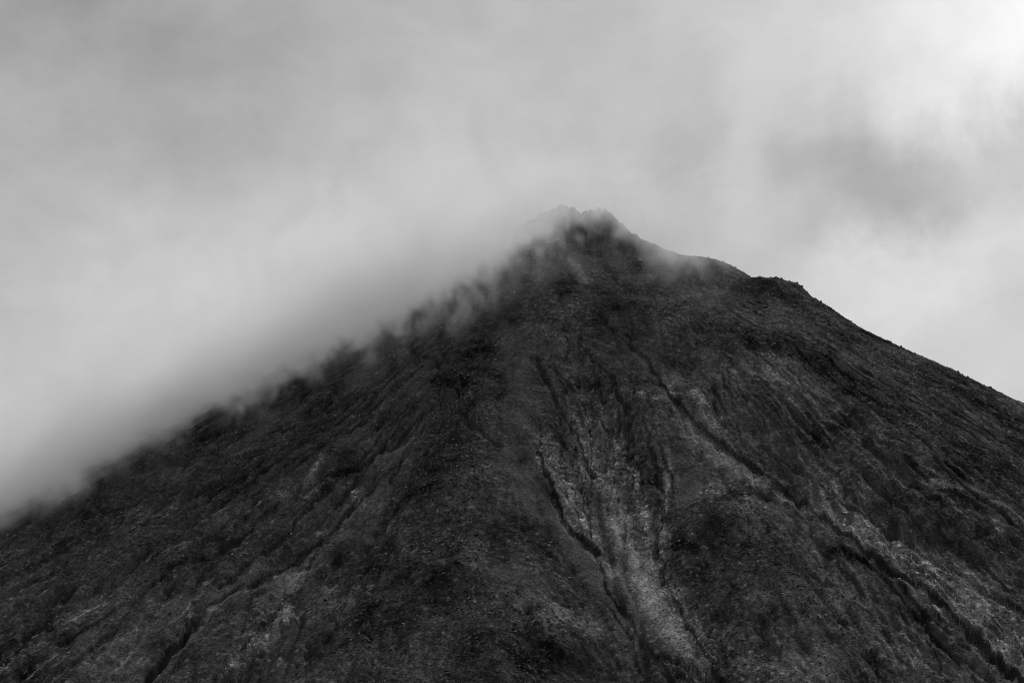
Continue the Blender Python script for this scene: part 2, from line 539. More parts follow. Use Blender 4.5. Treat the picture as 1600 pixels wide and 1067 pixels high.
# pale ground and gravel: points, half width m, amount
PALE = [
    ([(850, 685), (870, 740), (900, 790), (925, 830)], (11, 10), 1.1),
    ([(925, 650), (920, 700), (935, 745)], (15, 17), 0.95),
    ([(960, 690), (950, 740), (960, 800), (985, 860), (1015, 930), (1050, 985), (1090, 1040)], (11, 14), 0.9),
    ([(985, 700), (1000, 760), (1010, 840), (1035, 900), (1065, 955), (1110, 1010)], (5, 8), 0.9),
    ([(1055, 590), (1040, 625), (1000, 612)], (8, 6), 0.7),
    ([(1050, 640), (1090, 680), (1150, 725), (1220, 765)], (10, 11), 0.55),
    ([(1085, 610), (1105, 640), (1120, 665)], (6, 8), 0.7),
    ([(1230, 765), (1320, 805), (1400, 860), (1480, 920), (1560, 980), (1640, 1040)], (9, 34), 1.0),
    ([(1300, 760), (1340, 800), (1420, 845), (1540, 915)], (6, 9), 0.7),
    ([(1330, 835), (1390, 890)], (4, 5), 0.9),
    ([(1400, 890), (1440, 925), (1495, 975)], (3.5, 4.5), 1.6),
    ([(880, 800), (900, 830), (935, 860), (960, 890)], (5, 6), 0.9),
    ([(870, 950), (900, 965), (830, 960)], (16, 16), 0.55),
    ([(1120, 760), (1150, 760), (1180, 800)], (14, 16), 0.4),
    ([(1410, 748), (1470, 752), (1540, 775)], (7, 7), 0.55),
    ([(1490, 800), (1560, 815)], (9, 9), 0.5),
    ([(1170, 575), (1230, 590)], (12, 12), 0.45),
    ([(893, 405), (905, 425), (915, 440)], (4, 6), 0.5),
    ([(500, 715), (480, 745), (440, 775)], (4, 5), 0.8),
    ([(330, 900), (312, 905), (318, 925), (300, 935), (292, 975)], (1.2, 1.0), 1.0),
    ([(350, 930), (290, 1000), (240, 1060)], (3, 5), 0.7),
    ([(440, 930), (450, 960), (400, 1000), (370, 1040)], (6, 8), 0.6),
    ([(160, 930), (80, 980), (0, 1040)], (8, 12), 0.35),
    ([(560, 760), (520, 830), (470, 880), (430, 940)], (8, 10), 0.3),
    ([(1035, 830), (1045, 920), (1075, 985), (1110, 1040)], (4, 5), 1.0),
    ([(1045, 700), (1043, 770), (1030, 830)], (2.0, 2.4), 1.2),
    ([(1150, 1020), (1250, 1040)], (26, 30), 0.3),
    ([(1300, 950), (1380, 1000), (1450, 1050)], (20, 26), 0.25),
    ([(1430, 720), (1500, 760), (1580, 800), (1650, 850)], (3, 5), 0.4),
    ([(1200, 555), (1225, 565)], (5, 5), 0.5),
]
# smooth ash and scree
SMOOTH = [
    ([(770, 480), (812, 540), (812, 640), (800, 720), (845, 800), (920, 870), (965, 930)], (14, 20), 1.0),
    ([(690, 560), (650, 640), (600, 740), (530, 840), (440, 910), (330, 940)], (13, 14), 0.9),
    ([(960, 760), (975, 850), (1010, 930), (1060, 1010)], (7, 13), 1.0),
    ([(900, 420), (960, 470), (1000, 540), (1040, 590)], (26, 20), 0.7),
    ([(1060, 630), (1110, 690), (1160, 740)], (9, 9), 0.9),
    ([(1100, 560), (1150, 640), (1230, 700)], (20, 20), 0.5),
    ([(300, 920), (250, 980), (180, 1067)], (14, 20), 0.7),
    ([(1060, 710), (1075, 760), (1060, 790)], (9, 9), 0.9),
]
# rough lava blocks
ROUGH = [
    ([(790, 480), (730, 560), (720, 660), (700, 760), (680, 860)], (22, 40), 1.0),
    ([(640, 940), (760, 1000), (700, 1067)], (60, 60), 0.8),
    ([(1100, 445), (1210, 455), (1300, 510), (1450, 590), (1620, 680)], (16, 34), 1.1),
    ([(1190, 525), (1290, 570), (1400, 640), (1600, 770)], (24, 34), 0.9),
    ([(1400, 780), (1560, 850)], (18, 24), 0.7),
    ([(1120, 800), (1200, 870), (1270, 920)], (26, 30), 0.8),
    ([(940, 370), (960, 400), (1000, 410)], (14, 18), 0.8),
    ([(1060, 830), (1090, 930), (1150, 1030)], (12, 16), 0.7),
    ([(100, 800), (300, 760), (420, 700)], (30, 26), 0.4),
]


def bands(X, Y, L, warp):
    m = np.zeros(X.shape, np.float32)
    for pts, w, amt in L:
        m = np.maximum(m, (amt * px_band(X, Y, pts, w, warp)).astype(np.float32))
    return m


WX = (7 * fbm(G.X / 28, G.Y / 28, 4, 101)).astype(np.float32); WY = (9 * fbm(G.X / 28, G.Y / 28, 4, 102)).astype(np.float32)
M_PALE = bands(G.X, G.Y, PALE, (WX, WY))
M_SMOOTH = bands(G.X, G.Y, SMOOTH, (WX, WY))
M_ROUGH = bands(G.X, G.Y, ROUGH, (2 * WX, 2 * WY))

# ------------------------------------------------------------------ the mountain mesh: fine where it faces the valley, coarser round the far side
DXF, DYF = 0.85, 1.35


def axis(a, b, step, lo, hi, growth=1.09):
    core = list(np.arange(a, b, step))
    left, s, p = [], step, a
    while p > lo:
        s *= growth; p -= s; left.append(p)
    right, s, p = [], step, core[-1]
    while p < hi:
        s *= growth; p += s; right.append(p)
    return np.array(left[::-1] + core + right)


ax = axis(-580, 580, DXF, -4200, 4200)
ay = axis(1960, 3070, DYF, 300, 6800)
X, Y = np.meshgrid(ax, ay)
Z = np.empty(X.shape)
for i in range(0, len(ay), 100):
    Z[i:i + 100] = base_h(X[i:i + 100], Y[i:i + 100])
inside = (X > G.X.min()) & (X < G.X.max()) & (Y > G.Y.min()) & (Y < G.Y.max())


def fromgrid(F):
    return np.where(inside, G.samp(F, X, Y), 0).astype(np.float32)


Z += fromgrid(DH)
pale = fromgrid(M_PALE); smooth = fromgrid(M_SMOOTH); rough = fromgrid(M_ROUGH); cut = fromgrid(CUT.astype(np.float32))
far = 1 - sstep(560, 900, np.maximum(np.abs(X), np.abs(Y - 2500) - 0))
near = (np.abs(X) < 640) & (Y > 1900) & (Y < 3110)

def tot_len(p):
    return float(np.hypot(*np.diff(p, axis=0).T).sum())


# gullies, with ragged steep walls and a flat stony floor
jx = (3.6 * fbm(X / 8, Y / 11, 3, 201, 0.5) + 2.5 * fbm(X / 40, Y / 55, 2, 203)).astype(np.float32)
jy = (4.0 * fbm(X / 9, Y / 12, 3, 202, 0.5)).astype(np.float32)
# many narrow runnels following the fall line of both flanks
run = random.Random(5)
RUNNELS = []
for th0, th1, r0, r1, n_ in ((-1.02, -0.28, 260, 620, 34), (0.50, 0.98, 300, 560, 24), (0.30, 0.62, 480, 760, 14)):
    for k in range(n_):
        t = run.uniform(th0, th1); ra = run.uniform(r0, r1); ln = run.uniform(90, 330)
        pts, off = [], 0.0
        m_ = max(3, int(ln / 45))
        for i in range(m_ + 1):
            rr_ = ra + ln * i / m_
            off += run.uniform(-4.5, 4.5)
            pts.append((SX + rr_ * math.sin(t) + off, SY - rr_ * math.cos(t)))
        wd = run.uniform(1.0, 2.3)
        RUNNELS.append((np.array(pts), (wd * 0.7, wd * 1.3), (1.1 * wd, 2.6 * wd)))
# dendritic threads in the head of the ravine and under the shoulder
for (u0, u1, v0, v1, n_, sp) in ((855, 1035, 560, 680, 30, 5), (1085, 1150, 560, 600, 7, 4), (860, 1010, 690, 790, 16, 4), (640, 700, 540, 640, 8, 4), (1330, 1560, 860, 980, 12, 3)):
    for k in range(n_):
        u = run.uniform(u0, u1); v = run.uniform(v0, v1)
        drift = (935 - u) * 0.10 if u < 1060 else (run.uniform(2, 10) if u < 1200 else 26)
        pts = []
        for i in range(run.randint(3, 6)):
            pts.append((u, v))
            u += drift * run.uniform(0.3, 1.3) + run.uniform(-sp, sp); v += run.uniform(11, 22)
        wd = run.uniform(0.9, 1.8)
        RUNNELS.append((line_pts(pts), (wd * 0.6, wd * 1.3), (1.2 * wd, 2.6 * wd)))
floor = np.zeros(X.shape, np.float32); wall = np.zeros(X.shape, np.float32)
for pts, w, dep in GULLIES + RUNNELS:
    p = pts if isinstance(pts, np.ndarray) else line_pts(pts)
    pad = 30 if isinstance(pts, list) else 12
    j0, j1 = np.searchsorted(ax, [p[:, 0].min() - pad, p[:, 0].max() + pad])
    i0, i1 = np.searchsorted(ay, [p[:, 1].min() - pad, p[:, 1].max() + pad])
    sl = (slice(i0, i1), slice(j0, j1))
    d, a, s = seg_dist(X[sl], Y[sl], p, (jx[sl], jy[sl]))
    ww = 0.85 * (w[0] + (w[1] - w[0]) * a) * np.clip(1 + 1.0 * fbm(a * tot_len(p) / 45 + p[0, 0], a * 0 + 3.3, 3, 210, 0.7), 0.45, 1.7)
    dd = (dep[0] + (dep[1] - dep[0]) * a) * np.clip(0.75 + 1.5 * fbm(a * tot_len(p) / 60 + p[0, 1], a * 0 + 1.3, 3, 211, 0.7), 0.15, 1.6)
    dd = dd * sstep(0, 0.06, a)
    # the bank towards the light is steep, the other one slopes in gently
    leftflank = p[:, 0].mean() < -35
    if leftflank:
        s = -s; dd = dd * 1.1
    side_w = np.where(s > 0, 0.95, 2.1)
    c = np.where(s > 0, 1 - sstep(0.25, 1.0, d / (ww * side_w)), 1 - sstep(0.1, 1.0, d / (ww * side_w)))
    skirt = 0.10 * np.exp(-(d / (ww * 2.2)) ** 2)
    Z[sl] -= dd * 1.25 * np.maximum(c, skirt)
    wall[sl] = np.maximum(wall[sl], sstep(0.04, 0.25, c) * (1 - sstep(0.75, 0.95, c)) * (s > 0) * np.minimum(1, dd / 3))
    floor[sl] = np.maximum(floor[sl], sstep(0.45, 0.8, c) * np.minimum(1, dd / 5) * np.clip(0.6 + 1.6 * fbm(a * tot_len(p) / 70 + 3.1, a * 0 + p[0, 0], 2, 217), 0, 1))

# blocks and grain
nearf = sstep(0, 40, np.minimum(np.minimum(X + 640, 640 - X), np.minimum(Y - 1900, 3110 - Y))).astype(np.float32)
patch = np.clip(0.5 + 1.3 * fbm(X / 45, Y / 60, 4, 301), 0, 1).astype(np.float32)
rock = np.clip(0.30 + 0.75 * patch + 0.9 * rough - 1.15 * smooth - 0.35 * np.minimum(pale, 1) + 0.25 * floor, 0.06, 1.3)
b1 = blocks(X + 1.5 * jx, (Y + jy) * 0.9, 6.0, 401, 0.25) * 0.45
b2 = blocks(X + 0.4 * jx, (Y + 0.4 * jy) * 0.9, 4.2, 411, 0.6) * 0.55
b3 = blocks(X, Y * 0.9, 2.8, 421, 0.7) * 0.6
g1 = fbm(X / 10.0, Y / 8.5, 5, 431, 0.62)
tw = np.arctan2(X - SX, SY - Y); rr = np.hypot(X - SX, Y - SY)
RW = np.clip(rr, 60, 1000)
streak = fbm(tw * 130 + 0.25 * jx, rr / 34, 4, 441, 0.72)
flank = sstep(20, 150, -X) * (1 - np.clip(rough, 0, 1)) * sstep(0.15, 0.6, patch)
rag = ridged(X / 17 + jx * 0.12, Y / 24 + jy * 0.1, 4, 451, 0.52)
rag2 = ridged(X / 24 + jx * 0.1, Y / 18 + jy * 0.05, 5, 455, 0.52)
# furrows along the fall line, a few metres apart
fur = ridged(tw * 42 + 0.02 * jx, rr / 75 + 0.02 * jy, 5, 459, 0.55)
ravine = np.clip(pale * 1.3, 0, 1)
rflank = sstep(140, 260, X) * (1 - 0.6 * np.clip(rough, 0, 1)) * sstep(0.1, 0.5, 1 - patch)
big = sstep(0.55, 1.1, rock)
bare = 1 - 0.75 * np.clip(smooth, 0, 1)
Z += nearf * 0.45 * (rock * (0.7 * b1 * big + 0.8 * b2 + 0.7 * b3 + 1.0 * g1 + 1.8 * (rag2 - 0.6) * big) + 0.7 * g1 + 0.6 * streak * (0.35 + 1.2 * ravine + 0.6 * flank)
              + 3.4 * ravine * (rag - 0.6) + 2.2 * bare * (0.6 + 0.5 * patch + 1.1 * flank + 0.8 * rflank) * (fur - 0.6) * RW / 420.0 * 1.6)
crag = np.exp(-(((X - 85) / 75) ** 2 + ((Y - 2985) / 70) ** 2))
Z += nearf * crag * (5.5 * (ridged(X / 16, Y / 16, 4, 481, 0.55) - 0.55) + 1.6 * blocks(X, Y, 7.0, 483, 0.6))
# older channels running down both flanks
chn = ridged(tw * 17 + 0.035 * jx + 0.3 * fbm(X / 60, Y / 80, 2, 471), rr / 210 + 0.02 * jy, 4, 473, 0.5)
chan = sstep(0.3, 0.85, chn) * sstep(90, 260, rr) * np.clip(0.35 + flank + 0.8 * rflank, 0, 1.2) * bare * nearf
Z -= 4.5 * chan * np.clip(rr / 500, 0.3, 1.3)
crk = ridged(X / 26 + jx * 0.12, Y / 44 + jy * 0.12, 3, 477, 0.5)
crack = sstep(0.72, 0.92, crk) * sstep(0.25, 0.6, pale) * (1 - 0.9 * np.clip(smooth, 0, 1)) * nearf
Z -= 3.6 * crack
# boulder crest of the right shoulder
crest = rough * sstep(2800, 2880, Y) * sstep(180, 240, X)
Z += crest * (1.1 * blocks(X, Y, 5.5, 461, 0.5) + 1.2 * blocks(X, Y, 11.0, 463, 0.35) + 2.4 * (ridged(X / 19, Y / 19, 3, 465) - 0.6)) * nearf

# tone of the ground (dark lava, grey ash, pale gravel) plus shade on cut walls
n_t = fbm(X / 70 + 5, Y / 95, 4, 501)
n_f = fbm(X / 3.0, Y / 4.5, 3, 502, 0.7)
n_g = fbm(X / 1.9, Y / 2.6, 2, 507, 0.8)
pale = pale * (1 - wall)                      # gravel does not lie on the cut walls
floor = floor * (1 - wall)
pale = pale * (1 - 0.8 * crack)
n_f = unit(fbm(X / 9.0, Y / 6.5, 4, 502, 0.78))
n_g = unit(fbm(X / 4.6, Y / 5.0, 3, 507, 0.85))
n_p = unit(fbm(X / 20 + jx * 0.1, Y / 30, 4, 509, 0.65))
n_t = unit(n_t)
n_s = unit(fbm(tw * 130 + 0.12 * jx, rr / 80, 4, 515, 0.7)) * np.clip(flank + rflank + sstep(230, 330, X), 0, 1)
sl_y, sl_x = np.gradient(Z, ay, ax)
flat = (1 - sstep(0.95, 1.7, np.hypot(sl_x, sl_y))).astype(np.float32)      # stones do not lie on the steepest banks
n_f *= flat; n_g *= flat; n_s *= flat
sm = np.clip(smooth, 0, 1)
tone = 0.0088 + 0.0022 * n_t + 0.0021 * n_p + 0.0022 * sm - 0.0030 * rough
fleck = sstep(0.9, 2.4, n_f) + 0.9 * sstep(1.0, 2.4, n_g)
line = sstep(0.5, 2.2, n_s)
vein = flat * sstep(0.62, 0.95, ridged(X / 9 + jx * 0.3, Y / 14 + jy * 0.2, 4, 511, 0.6))
tone = tone + pale * (0.017 + 0.014 * sm + 0.007 * n_p + 0.040 * fleck * (1 - 0.6 * sm) + 0.034 * line + 0.018 * vein * sstep(0.3, 0.8, pale))
tone = tone + 0.05 * floor * (0.25 + fleck) * sstep(0.1, 0.5, pale + 0.35 * patch)
tone = tone + 0.012 * fleck * (1 - 0.8 * sm) * (0.4 + 0.7 * patch) + 0.018 * line * flank + 0.012 * line * rflank + 0.006 * sstep(0.25, 0.5, chn) * (1 - sstep(0.5, 0.7, chn)) * (flank + rflank) - 0.0035 * sstep(0.5, 2.0, -n_s) * (flank + rflank)
tone = tone * (1 - 0.45 * wall)  # steep gully banks darkened: partly bare lava, partly gully shade painted into the tone
tone = tone * np.clip(1 + (0.20 * n_f + 0.16 * n_g) * (1 - 0.6 * sm), 0.3, 2)
tone = np.clip(tone * 4.1, 0.006, 0.45).astype(np.float32)


def grid_mesh(name, X, Y, Z, attrs):
    ny, nx = X.shape
    co = np.stack([X, Y, Z], -1).astype(np.float32).reshape(-1, 3)
    idx = np.arange(nx * ny, dtype=np.int32).reshape(ny, nx)
    q = np.stack([idx[:-1, :-1], idx[:-1, 1:], idx[1:, 1:], idx[1:, :-1]], -1).reshape(-1, 4)
    me = bpy.data.meshes.new(name)
    me.vertices.add(len(co)); me.vertices.foreach_set('co', co.ravel())
    me.loops.add(q.size); me.loops.foreach_set('vertex_index', q.ravel())
    me.polygons.add(len(q))
    me.polygons.foreach_set('loop_start', np.arange(0, q.size, 4, dtype=np.int32))
    me.polygons.foreach_set('use_smooth', np.ones(len(q), dtype=bool))
    me.update(calc_edges=True)
    for k, v in attrs.items():
        at = me.attributes.new(k, 'FLOAT', 'POINT')
        at.data.foreach_set('value', np.ascontiguousarray(v, dtype=np.float32).ravel())
    ob = bpy.data.objects.new(name, me)
    COL.objects.link(ob)
    return ob


def ground_material(name, fine=0.9):
    m = bpy.data.materials.new(name)
    m.use_nodes = True
    nt = m.node_tree
    nt.nodes.remove(nt.nodes['Principled BSDF'])
    b = nd(nt, 'ShaderNodeBsdfDiffuse')
    nt.links.new(b.outputs[0], nt.nodes['Material Output'].inputs['Surface'])
    at = nd(nt, 'ShaderNodeAttribute', attribute_name='tone')
    geo = nd(nt, 'ShaderNodeNewGeometry')
    mp = nd(nt, 'ShaderNodeMapping')
    mp.inputs['Scale'].default_value = (0.75, 1.0, 1.5)
    nt.links.new(geo.outputs['Position'], mp.inputs[0])
    n = nd(nt, 'ShaderNodeTexNoise')
    n.inputs['Scale'].default_value = 0.55
    n.inputs['Detail'].default_value = 5.0
    n.inputs['Roughness'].default_value = 0.7
    nt.links.new(mp.outputs[0], n.inputs['Vector'])
    v = nd(nt, 'ShaderNodeTexVoronoi')
    v.inputs['Scale'].default_value = 0.45
    nt.links.new(mp.outputs[0], v.inputs['Vector'])
    sep = nd(nt, 'ShaderNodeSeparateColor')
    nt.links.new(v.outputs['Color'], sep.inputs[0])
    # single pale stones: a few cells are lighter
    st = math_node(nt, 'MULTIPLY', math_node(nt, 'SUBTRACT', sep.outputs[0], 0.86, True), 14.0)
    near_c = math_node(nt, 'SUBTRACT', 0.42, v.outputs['Distance'], True)
    st = math_node(nt, 'MULTIPLY', math_node(nt, 'MULTIPLY', st, near_c), 2.6)
    g = math_node(nt, 'ADD', math_node(nt, 'MULTIPLY', math_node(nt, 'SUBTRACT', n.outputs[0], 0.5), 5.0 * fine), 1.0)
    g = math_node(nt, 'MAXIMUM', g, 0.2)
    g = math_node(nt, 'ADD', g, st)
    g = math_node(nt, 'MULTIPLY', g, at.outputs['Fac'])
    cc = nd(nt, 'ShaderNodeCombineColor')
    for i in range(3):
        nt.links.new(g, cc.inputs[i])
    nt.links.new(cc.outputs[0], b.inputs['Color'])
    b.inputs['Roughness'].default_value = 0.3
    bp = nd(nt, 'ShaderNodeBump')
    bp.inputs['Strength'].default_value = 0.8
    bp.inputs['Distance'].default_value = 0.5
    nt.links.new(n.outputs[0], bp.inputs['Height'])
    nt.links.new(bp.outputs[0], b.inputs['Normal'])
    return m


MAT_GROUND = ground_material('lava_and_ash')
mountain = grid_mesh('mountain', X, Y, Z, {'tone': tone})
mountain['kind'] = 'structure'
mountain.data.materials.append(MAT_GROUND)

# valley floor, one sheet to the horizon
gxa = np.concatenate([np.linspace(-30000, -4000, 14), np.linspace(-3500, 3500, 60), np.linspace(4000, 30000, 14)])
gya = np.concatenate([np.linspace(-20000, -4000, 10), np.linspace(-3500, 7000, 80), np.linspace(8000, 40000, 14)])
GX, GY = np.meshgrid(gxa, gya)
GZ = 3.0 * fbm(GX / 400, GY / 400, 3, 601) * sstep(100, 500, np.hypot(GX, GY))
ground = grid_mesh('ground', GX, GY, GZ - 0.2, {'tone': np.full(GX.shape, 0.05)})
ground['kind'] = 'structure'
ground.data.materials.append(MAT_GROUND)
print('mountain verts', X.size)




# ------------------------------------------------------------------ stones and boulders
def ground_z(x, y):
    x = np.atleast_1d(x); y = np.atleast_1d(y)
    j = np.clip(np.searchsorted(ax, x) - 1, 0, len(ax) - 2); i = np.clip(np.searchsorted(ay, y) - 1, 0, len(ay) - 2)
    fx = (x - ax[j]) / (ax[j + 1] - ax[j]); fy = (y - ay[i]) / (ay[i + 1] - ay[i])
    return (Z[i, j] * (1 - fx) + Z[i, j + 1] * fx) * (1 - fy) + (Z[i + 1, j] * (1 - fx) + Z[i + 1, j + 1] * fx) * fy


def hit_z(u, v):
    gx, gz = ray(u, v)
    ys = np.arange(1970, 3060, 0.5)
    h = ground_z(gx * ys, ys)
    k = np.nonzero(h >= 2 + gz * ys)[0]
    k = int(k[0]) if len(k) else int(np.argmax(h - 2 - gz * ys))
    return gx * ys[k], ys[k], float(h[k])


def skyline(u):
    """the point of the slope that stands highest along one bearing"""
    ys = np.arange(2600, 3060, 1.0)
    xs = (u - 800.0) / FPX * ys * 1.035
    zs = ground_z(xs, ys)
    k = int(np.argmax((zs - 2) / ys))
    return xs[k], ys[k], float(zs[k])


import bmesh


def rock_shape(seed, sub=2):
    bm = bmesh.new()
    bmesh.ops.create_icosphere(bm, subdivisions=sub, radius=1.0)
    rr_ = random.Random(seed)
    planes = []
    for _ in range(9):
        a1 = rr_.uniform(0, 6.283); zz = rr_.uniform(-0.8, 1)
        q = math.sqrt(1 - zz * zz)
        planes.append(((q * math.cos(a1), q * math.sin(a1), zz), rr_.uniform(0.62, 0.92)))
    sx_, sy_, sz_ = rr_.uniform(0.8, 1.3), rr_.uniform(0.7, 1.1), rr_.uniform(0.55, 0.95)
    for v in bm.verts:
        c = v.co
        for nrm_, lim in planes:                 # knock flat facets off the ball
            dd_ = c.x * nrm_[0] + c.y * nrm_[1] + c.z * nrm_[2]
            if dd_ > lim:
                c.x -= nrm_[0] * (dd_ - lim); c.y -= nrm_[1] * (dd_ - lim); c.z -= nrm_[2] * (dd_ - lim)
        k_ = 1 + rr_.uniform(-0.07, 0.07)
        v.co = (c.x * sx_ * k_, c.y * sy_ * k_, c.z * sz_ * k_)
    co = np.array([v.co[:] for v in bm.verts], dtype=np.float32)
    fa = np.array([[v.index for v in f.verts] for f in bm.faces], dtype=np.int32)
    bm.free()
    return co, fa


def rock_mesh(name, co, fa, tone_v, mat):
    me = bpy.data.meshes.new(name)
    me.vertices.add(len(co)); me.vertices.foreach_set('co', co.ravel())
    me.loops.add(fa.size); me.loops.foreach_set('vertex_index', fa.ravel())
    me.polygons.add(len(fa)); me.polygons.foreach_set('loop_start', np.arange(0, fa.size, 3, dtype=np.int32))
    me.update(calc_edges=True)
    at = me.attributes.new('tone', 'FLOAT', 'POINT')
    at.data.foreach_set('value', np.asarray(tone_v, dtype=np.float32))
    me.materials.append(mat)
    return me


MAT_ROCK = ground_material('stone', 0.5)
SHAPES = [rock_shape(50 + k, 2) for k in range(8)]
SMALL = [rock_shape(90 + k, 1) for k in range(6)]
TONES = {'dark': 0.028, 'grey': 0.11, 'pale': 0.45, 'white': 0.85}
BANK = {(k, t): rock_mesh('boulder', *SHAPES[k], np.full(len(SHAPES[k][0]), TONES[t]), MAT_ROCK) for k in range(8) for t in TONES}
prnd = random.Random(11)
PLACED = []


def boulder(x, y, z, size, tone_name, label, group=None, scale=(1, 1, 1), name='boulder', sink=0.25):
    ob = bpy.data.objects.new(name, BANK[(prnd.randrange(8), tone_name)])
    COL.objects.link(ob)
    ob.location = (x, y, z + size * sink * scale[2])
    ob.rotation_euler = (prnd.uniform(-0.3, 0.3), prnd.uniform(-0.3, 0.3), prnd.uniform(0, 6.28) if scale == (1, 1, 1) else prnd.uniform(-0.3, 0.3))
    ob.scale = (size * scale[0], size * scale[1], size * scale[2])
    ob['label'] = label
    ob['category'] = 'boulder'
    if group:
        ob['group'] = group
    return ob


# stones one can point at: u, v, radius m, tone, shape, label
NAMED = [
    (1322, 801, 1.5, 'white', (1.9, 1.2, 0.5), 'flat white slab lying beside the long gully, brightest stone on the slope'),
    (857, 852, 1.0, 'pale', (1, 1, 1), 'pale stone, lower of a close pair beside the dark hollow left of the ravine'),
    (860, 848, 0.8, 'pale', (1, 1, 1), 'small pale stone, upper of a close pair beside the dark hollow left of the ravine'),
    (733, 934, 1.0, 'pale', (1, 1, 1), 'pale stone alone on the lower dark spur, upper one of two'),
    (742, 941, 1.0, 'pale', (1.3, 1, 0.8), 'pale wide stone on the lower dark spur, lower one of two'),
    (626, 766, 1.2, 'grey', (2.2, 1, 0.6), 'long grey block lying on the left side of the dark spur'),
    (1012, 443, 1.9, 'grey', (1.2, 1, 1), 'big grey boulder standing alone on the upper face below the saddle'),
    (945, 415, 1.7, 'grey', (1.8, 1, 0.8), 'wide grey outcrop block just below the dark summit rocks'),
    (958, 424, 1.5, 'grey', (1.6, 1, 0.7), 'second wide grey block, just under the outcrop below the summit'),
    (960, 443, 1.2, 'grey', (1, 1, 1), 'grey boulder in the middle of the upper face'),
    (884, 469, 1.3, 'grey', (1, 1, 1), 'grey rounded boulder on the smooth upper face left of the middle'),
    (905, 483, 1.3, 'grey', (1, 1, 1), 'grey boulder at the top of the left ravine gully'),
    (927, 483, 1.2, 'grey', (1, 1, 1), 'grey boulder right of the one above the ravine gully'),
    (853, 524, 1.1, 'pale', (1.2, 1, 0.8), 'pale stone at the left end of the short row above the ravine'),
    (868, 525, 1.0, 'pale', (1, 1, 1), 'pale stone at the right end of the short row above the ravine'),
    (1017, 485, 0.9, 'pale', (1.2, 1, 0.7), 'small pale stone on the plain ash of the upper face'),
    (774, 562, 1.0, 'pale', (1.6, 1, 0.6), 'pale flat stone high on the rough crest of the dark spur'),
    (770, 596, 1.0, 'pale', (1.7, 1, 0.6), 'pale flat stone in the middle of the dark spur crest'),
    (731, 640, 1.2, 'pale', (1.4, 1, 0.8), 'pale tilted block on the left edge of the dark spur'),
    (754, 635, 0.9, 'pale', (1, 1, 1), 'small pale stone right of the tilted block on the dark spur'),
    (737, 703, 0.9, 'pale', (1, 1, 1), 'small pale stone in the rough blocks of the middle spur'),
    (1112, 784, 1.2, 'pale', (1.3, 1, 0.8), 'pale stone on top of the dark ridge right of the ravine'),
    (1125, 705, 0.9, 'pale', (1, 1, 1), 'small pale stone at the upper lip of the long gully'),
    (1190, 745, 0.9, 'pale', (1, 1, 1), 'pale stone on the narrow rib between the two right gullies'),
    (1004, 886, 1.0, 'grey', (1.3, 1, 0.8), 'grey block sitting on the smooth tongue of the ravine floor'),
    (455, 836, 0.9, 'pale', (1, 1, 1), 'small pale stone on the dark left flank below the long scree line'),
    (1233, 555, 1.5, 'dark', (2.0, 1, 1), 'dark ledge block in the hollow below the right shoulder'),
    (1272, 537, 1.3, 'grey', (1.3, 1, 0.8), 'grey block among dark rocks below the right shoulder'),
    (1405, 905, 1.1, 'pale', (1.3, 1, 0.8), 'pale stone at the foot of the steep wall of the long gully'),
    (1480, 968, 1.1, 'pale', (1.4, 1, 0.7), 'pale stone at the lower end of the gravel strip in the long gully'),
]
for u, v, rad, tn, sc, lab in NAMED:
    x, y, z = hit_z(u, v)
    boulder(x, y, z, rad, tn, lab, None, sc)

# the broken skyline of the right shoulder
for u, v_, rad in [(1155, 0, 1.6), (1172, 0, 1.5), (1188, 0, 2.0), (1205, 0, 2.6), (1213, 0, 2.2), (1222, 0, 2.3), (1234, 0, 2.0), (1246, 0, 2.2), (1253, 0, 2.4)]:
    x, y, z = skyline(u)
    boulder(x, y, z, rad * 0.7, 'dark', 'dark lava block on the flat top of the right shoulder', 'blocks along the top of the shoulder', sink=0.0)
u = 1262.0
while u < 1610:
    x, y, z = skyline(u)
    rad = prnd.choice([0.5, 0.6, 0.7, 0.8, 1.0, 1.7]) * prnd.uniform(0.85, 1.1)
    where = 'high up, just below the flat shoulder' if u < 1370 else 'halfway down' if u < 1490 else 'low down, at its lowest visible stretch'
    big = 'large' if rad > 1.3 else 'small'
    boulder(x, y, z, rad, 'dark', big + ' dark boulder on the right skyline ridge, ' + where, 'boulders on the right skyline', sink=0.05)
    u += prnd.choice([2.5, 4.0, 9.0, 16.0]) * prnd.uniform(0.7, 1.3)
for u in (1108, 1119, 1131, 1142, 1150):
    x, y, z = skyline(u)
    boulder(x, y, z, prnd.uniform(0.8, 1.3), 'dark', 'dark block on the farther ridge behind the saddle', 'blocks on the farther ridge')
# big blocks of the dark spur and of the lava on the right
for gname, lab, poly, n_, tn in [
    ('boulders on the dark spur', 'dark boulder in the rough rocks of the central spur', (690, 800, 500, 860), 55, 'dark'),
    ('boulders on the right lava slope', 'dark boulder on the rough lava slope below the right skyline', (1180, 1590, 470, 760), 60, 'dark'),
    ('boulders beside the ravine', 'dark boulder on the ridge right of the ravine', (1080, 1260, 790, 960), 34, 'dark'),
]:
    k = 0; tries = 0
    while k < n_ and tries < 3000:
        tries += 1
        u = prnd.uniform(poly[0], poly[1]); v = prnd.uniform(poly[2], poly[3])
        hx, hy = hit(u, v)
        if G.samp(M_ROUGH, np.array([hx]), np.array([hy]))[0] < 0.55:
            continue
        x, y, z = hit_z(u, v)
        tn_ = prnd.choice(['dark', 'dark', 'grey'])
        part = (v - poly[2]) / (poly[3] - poly[2])
        place = ', in its upper third' if part < 0.34 else ', in its middle third' if part < 0.67 else ', in its lower third'
        boulder(x, y, z, prnd.uniform(0.8, 1.6), tn_, lab.replace('dark', tn_, 1) + place, gname)
        k += 1

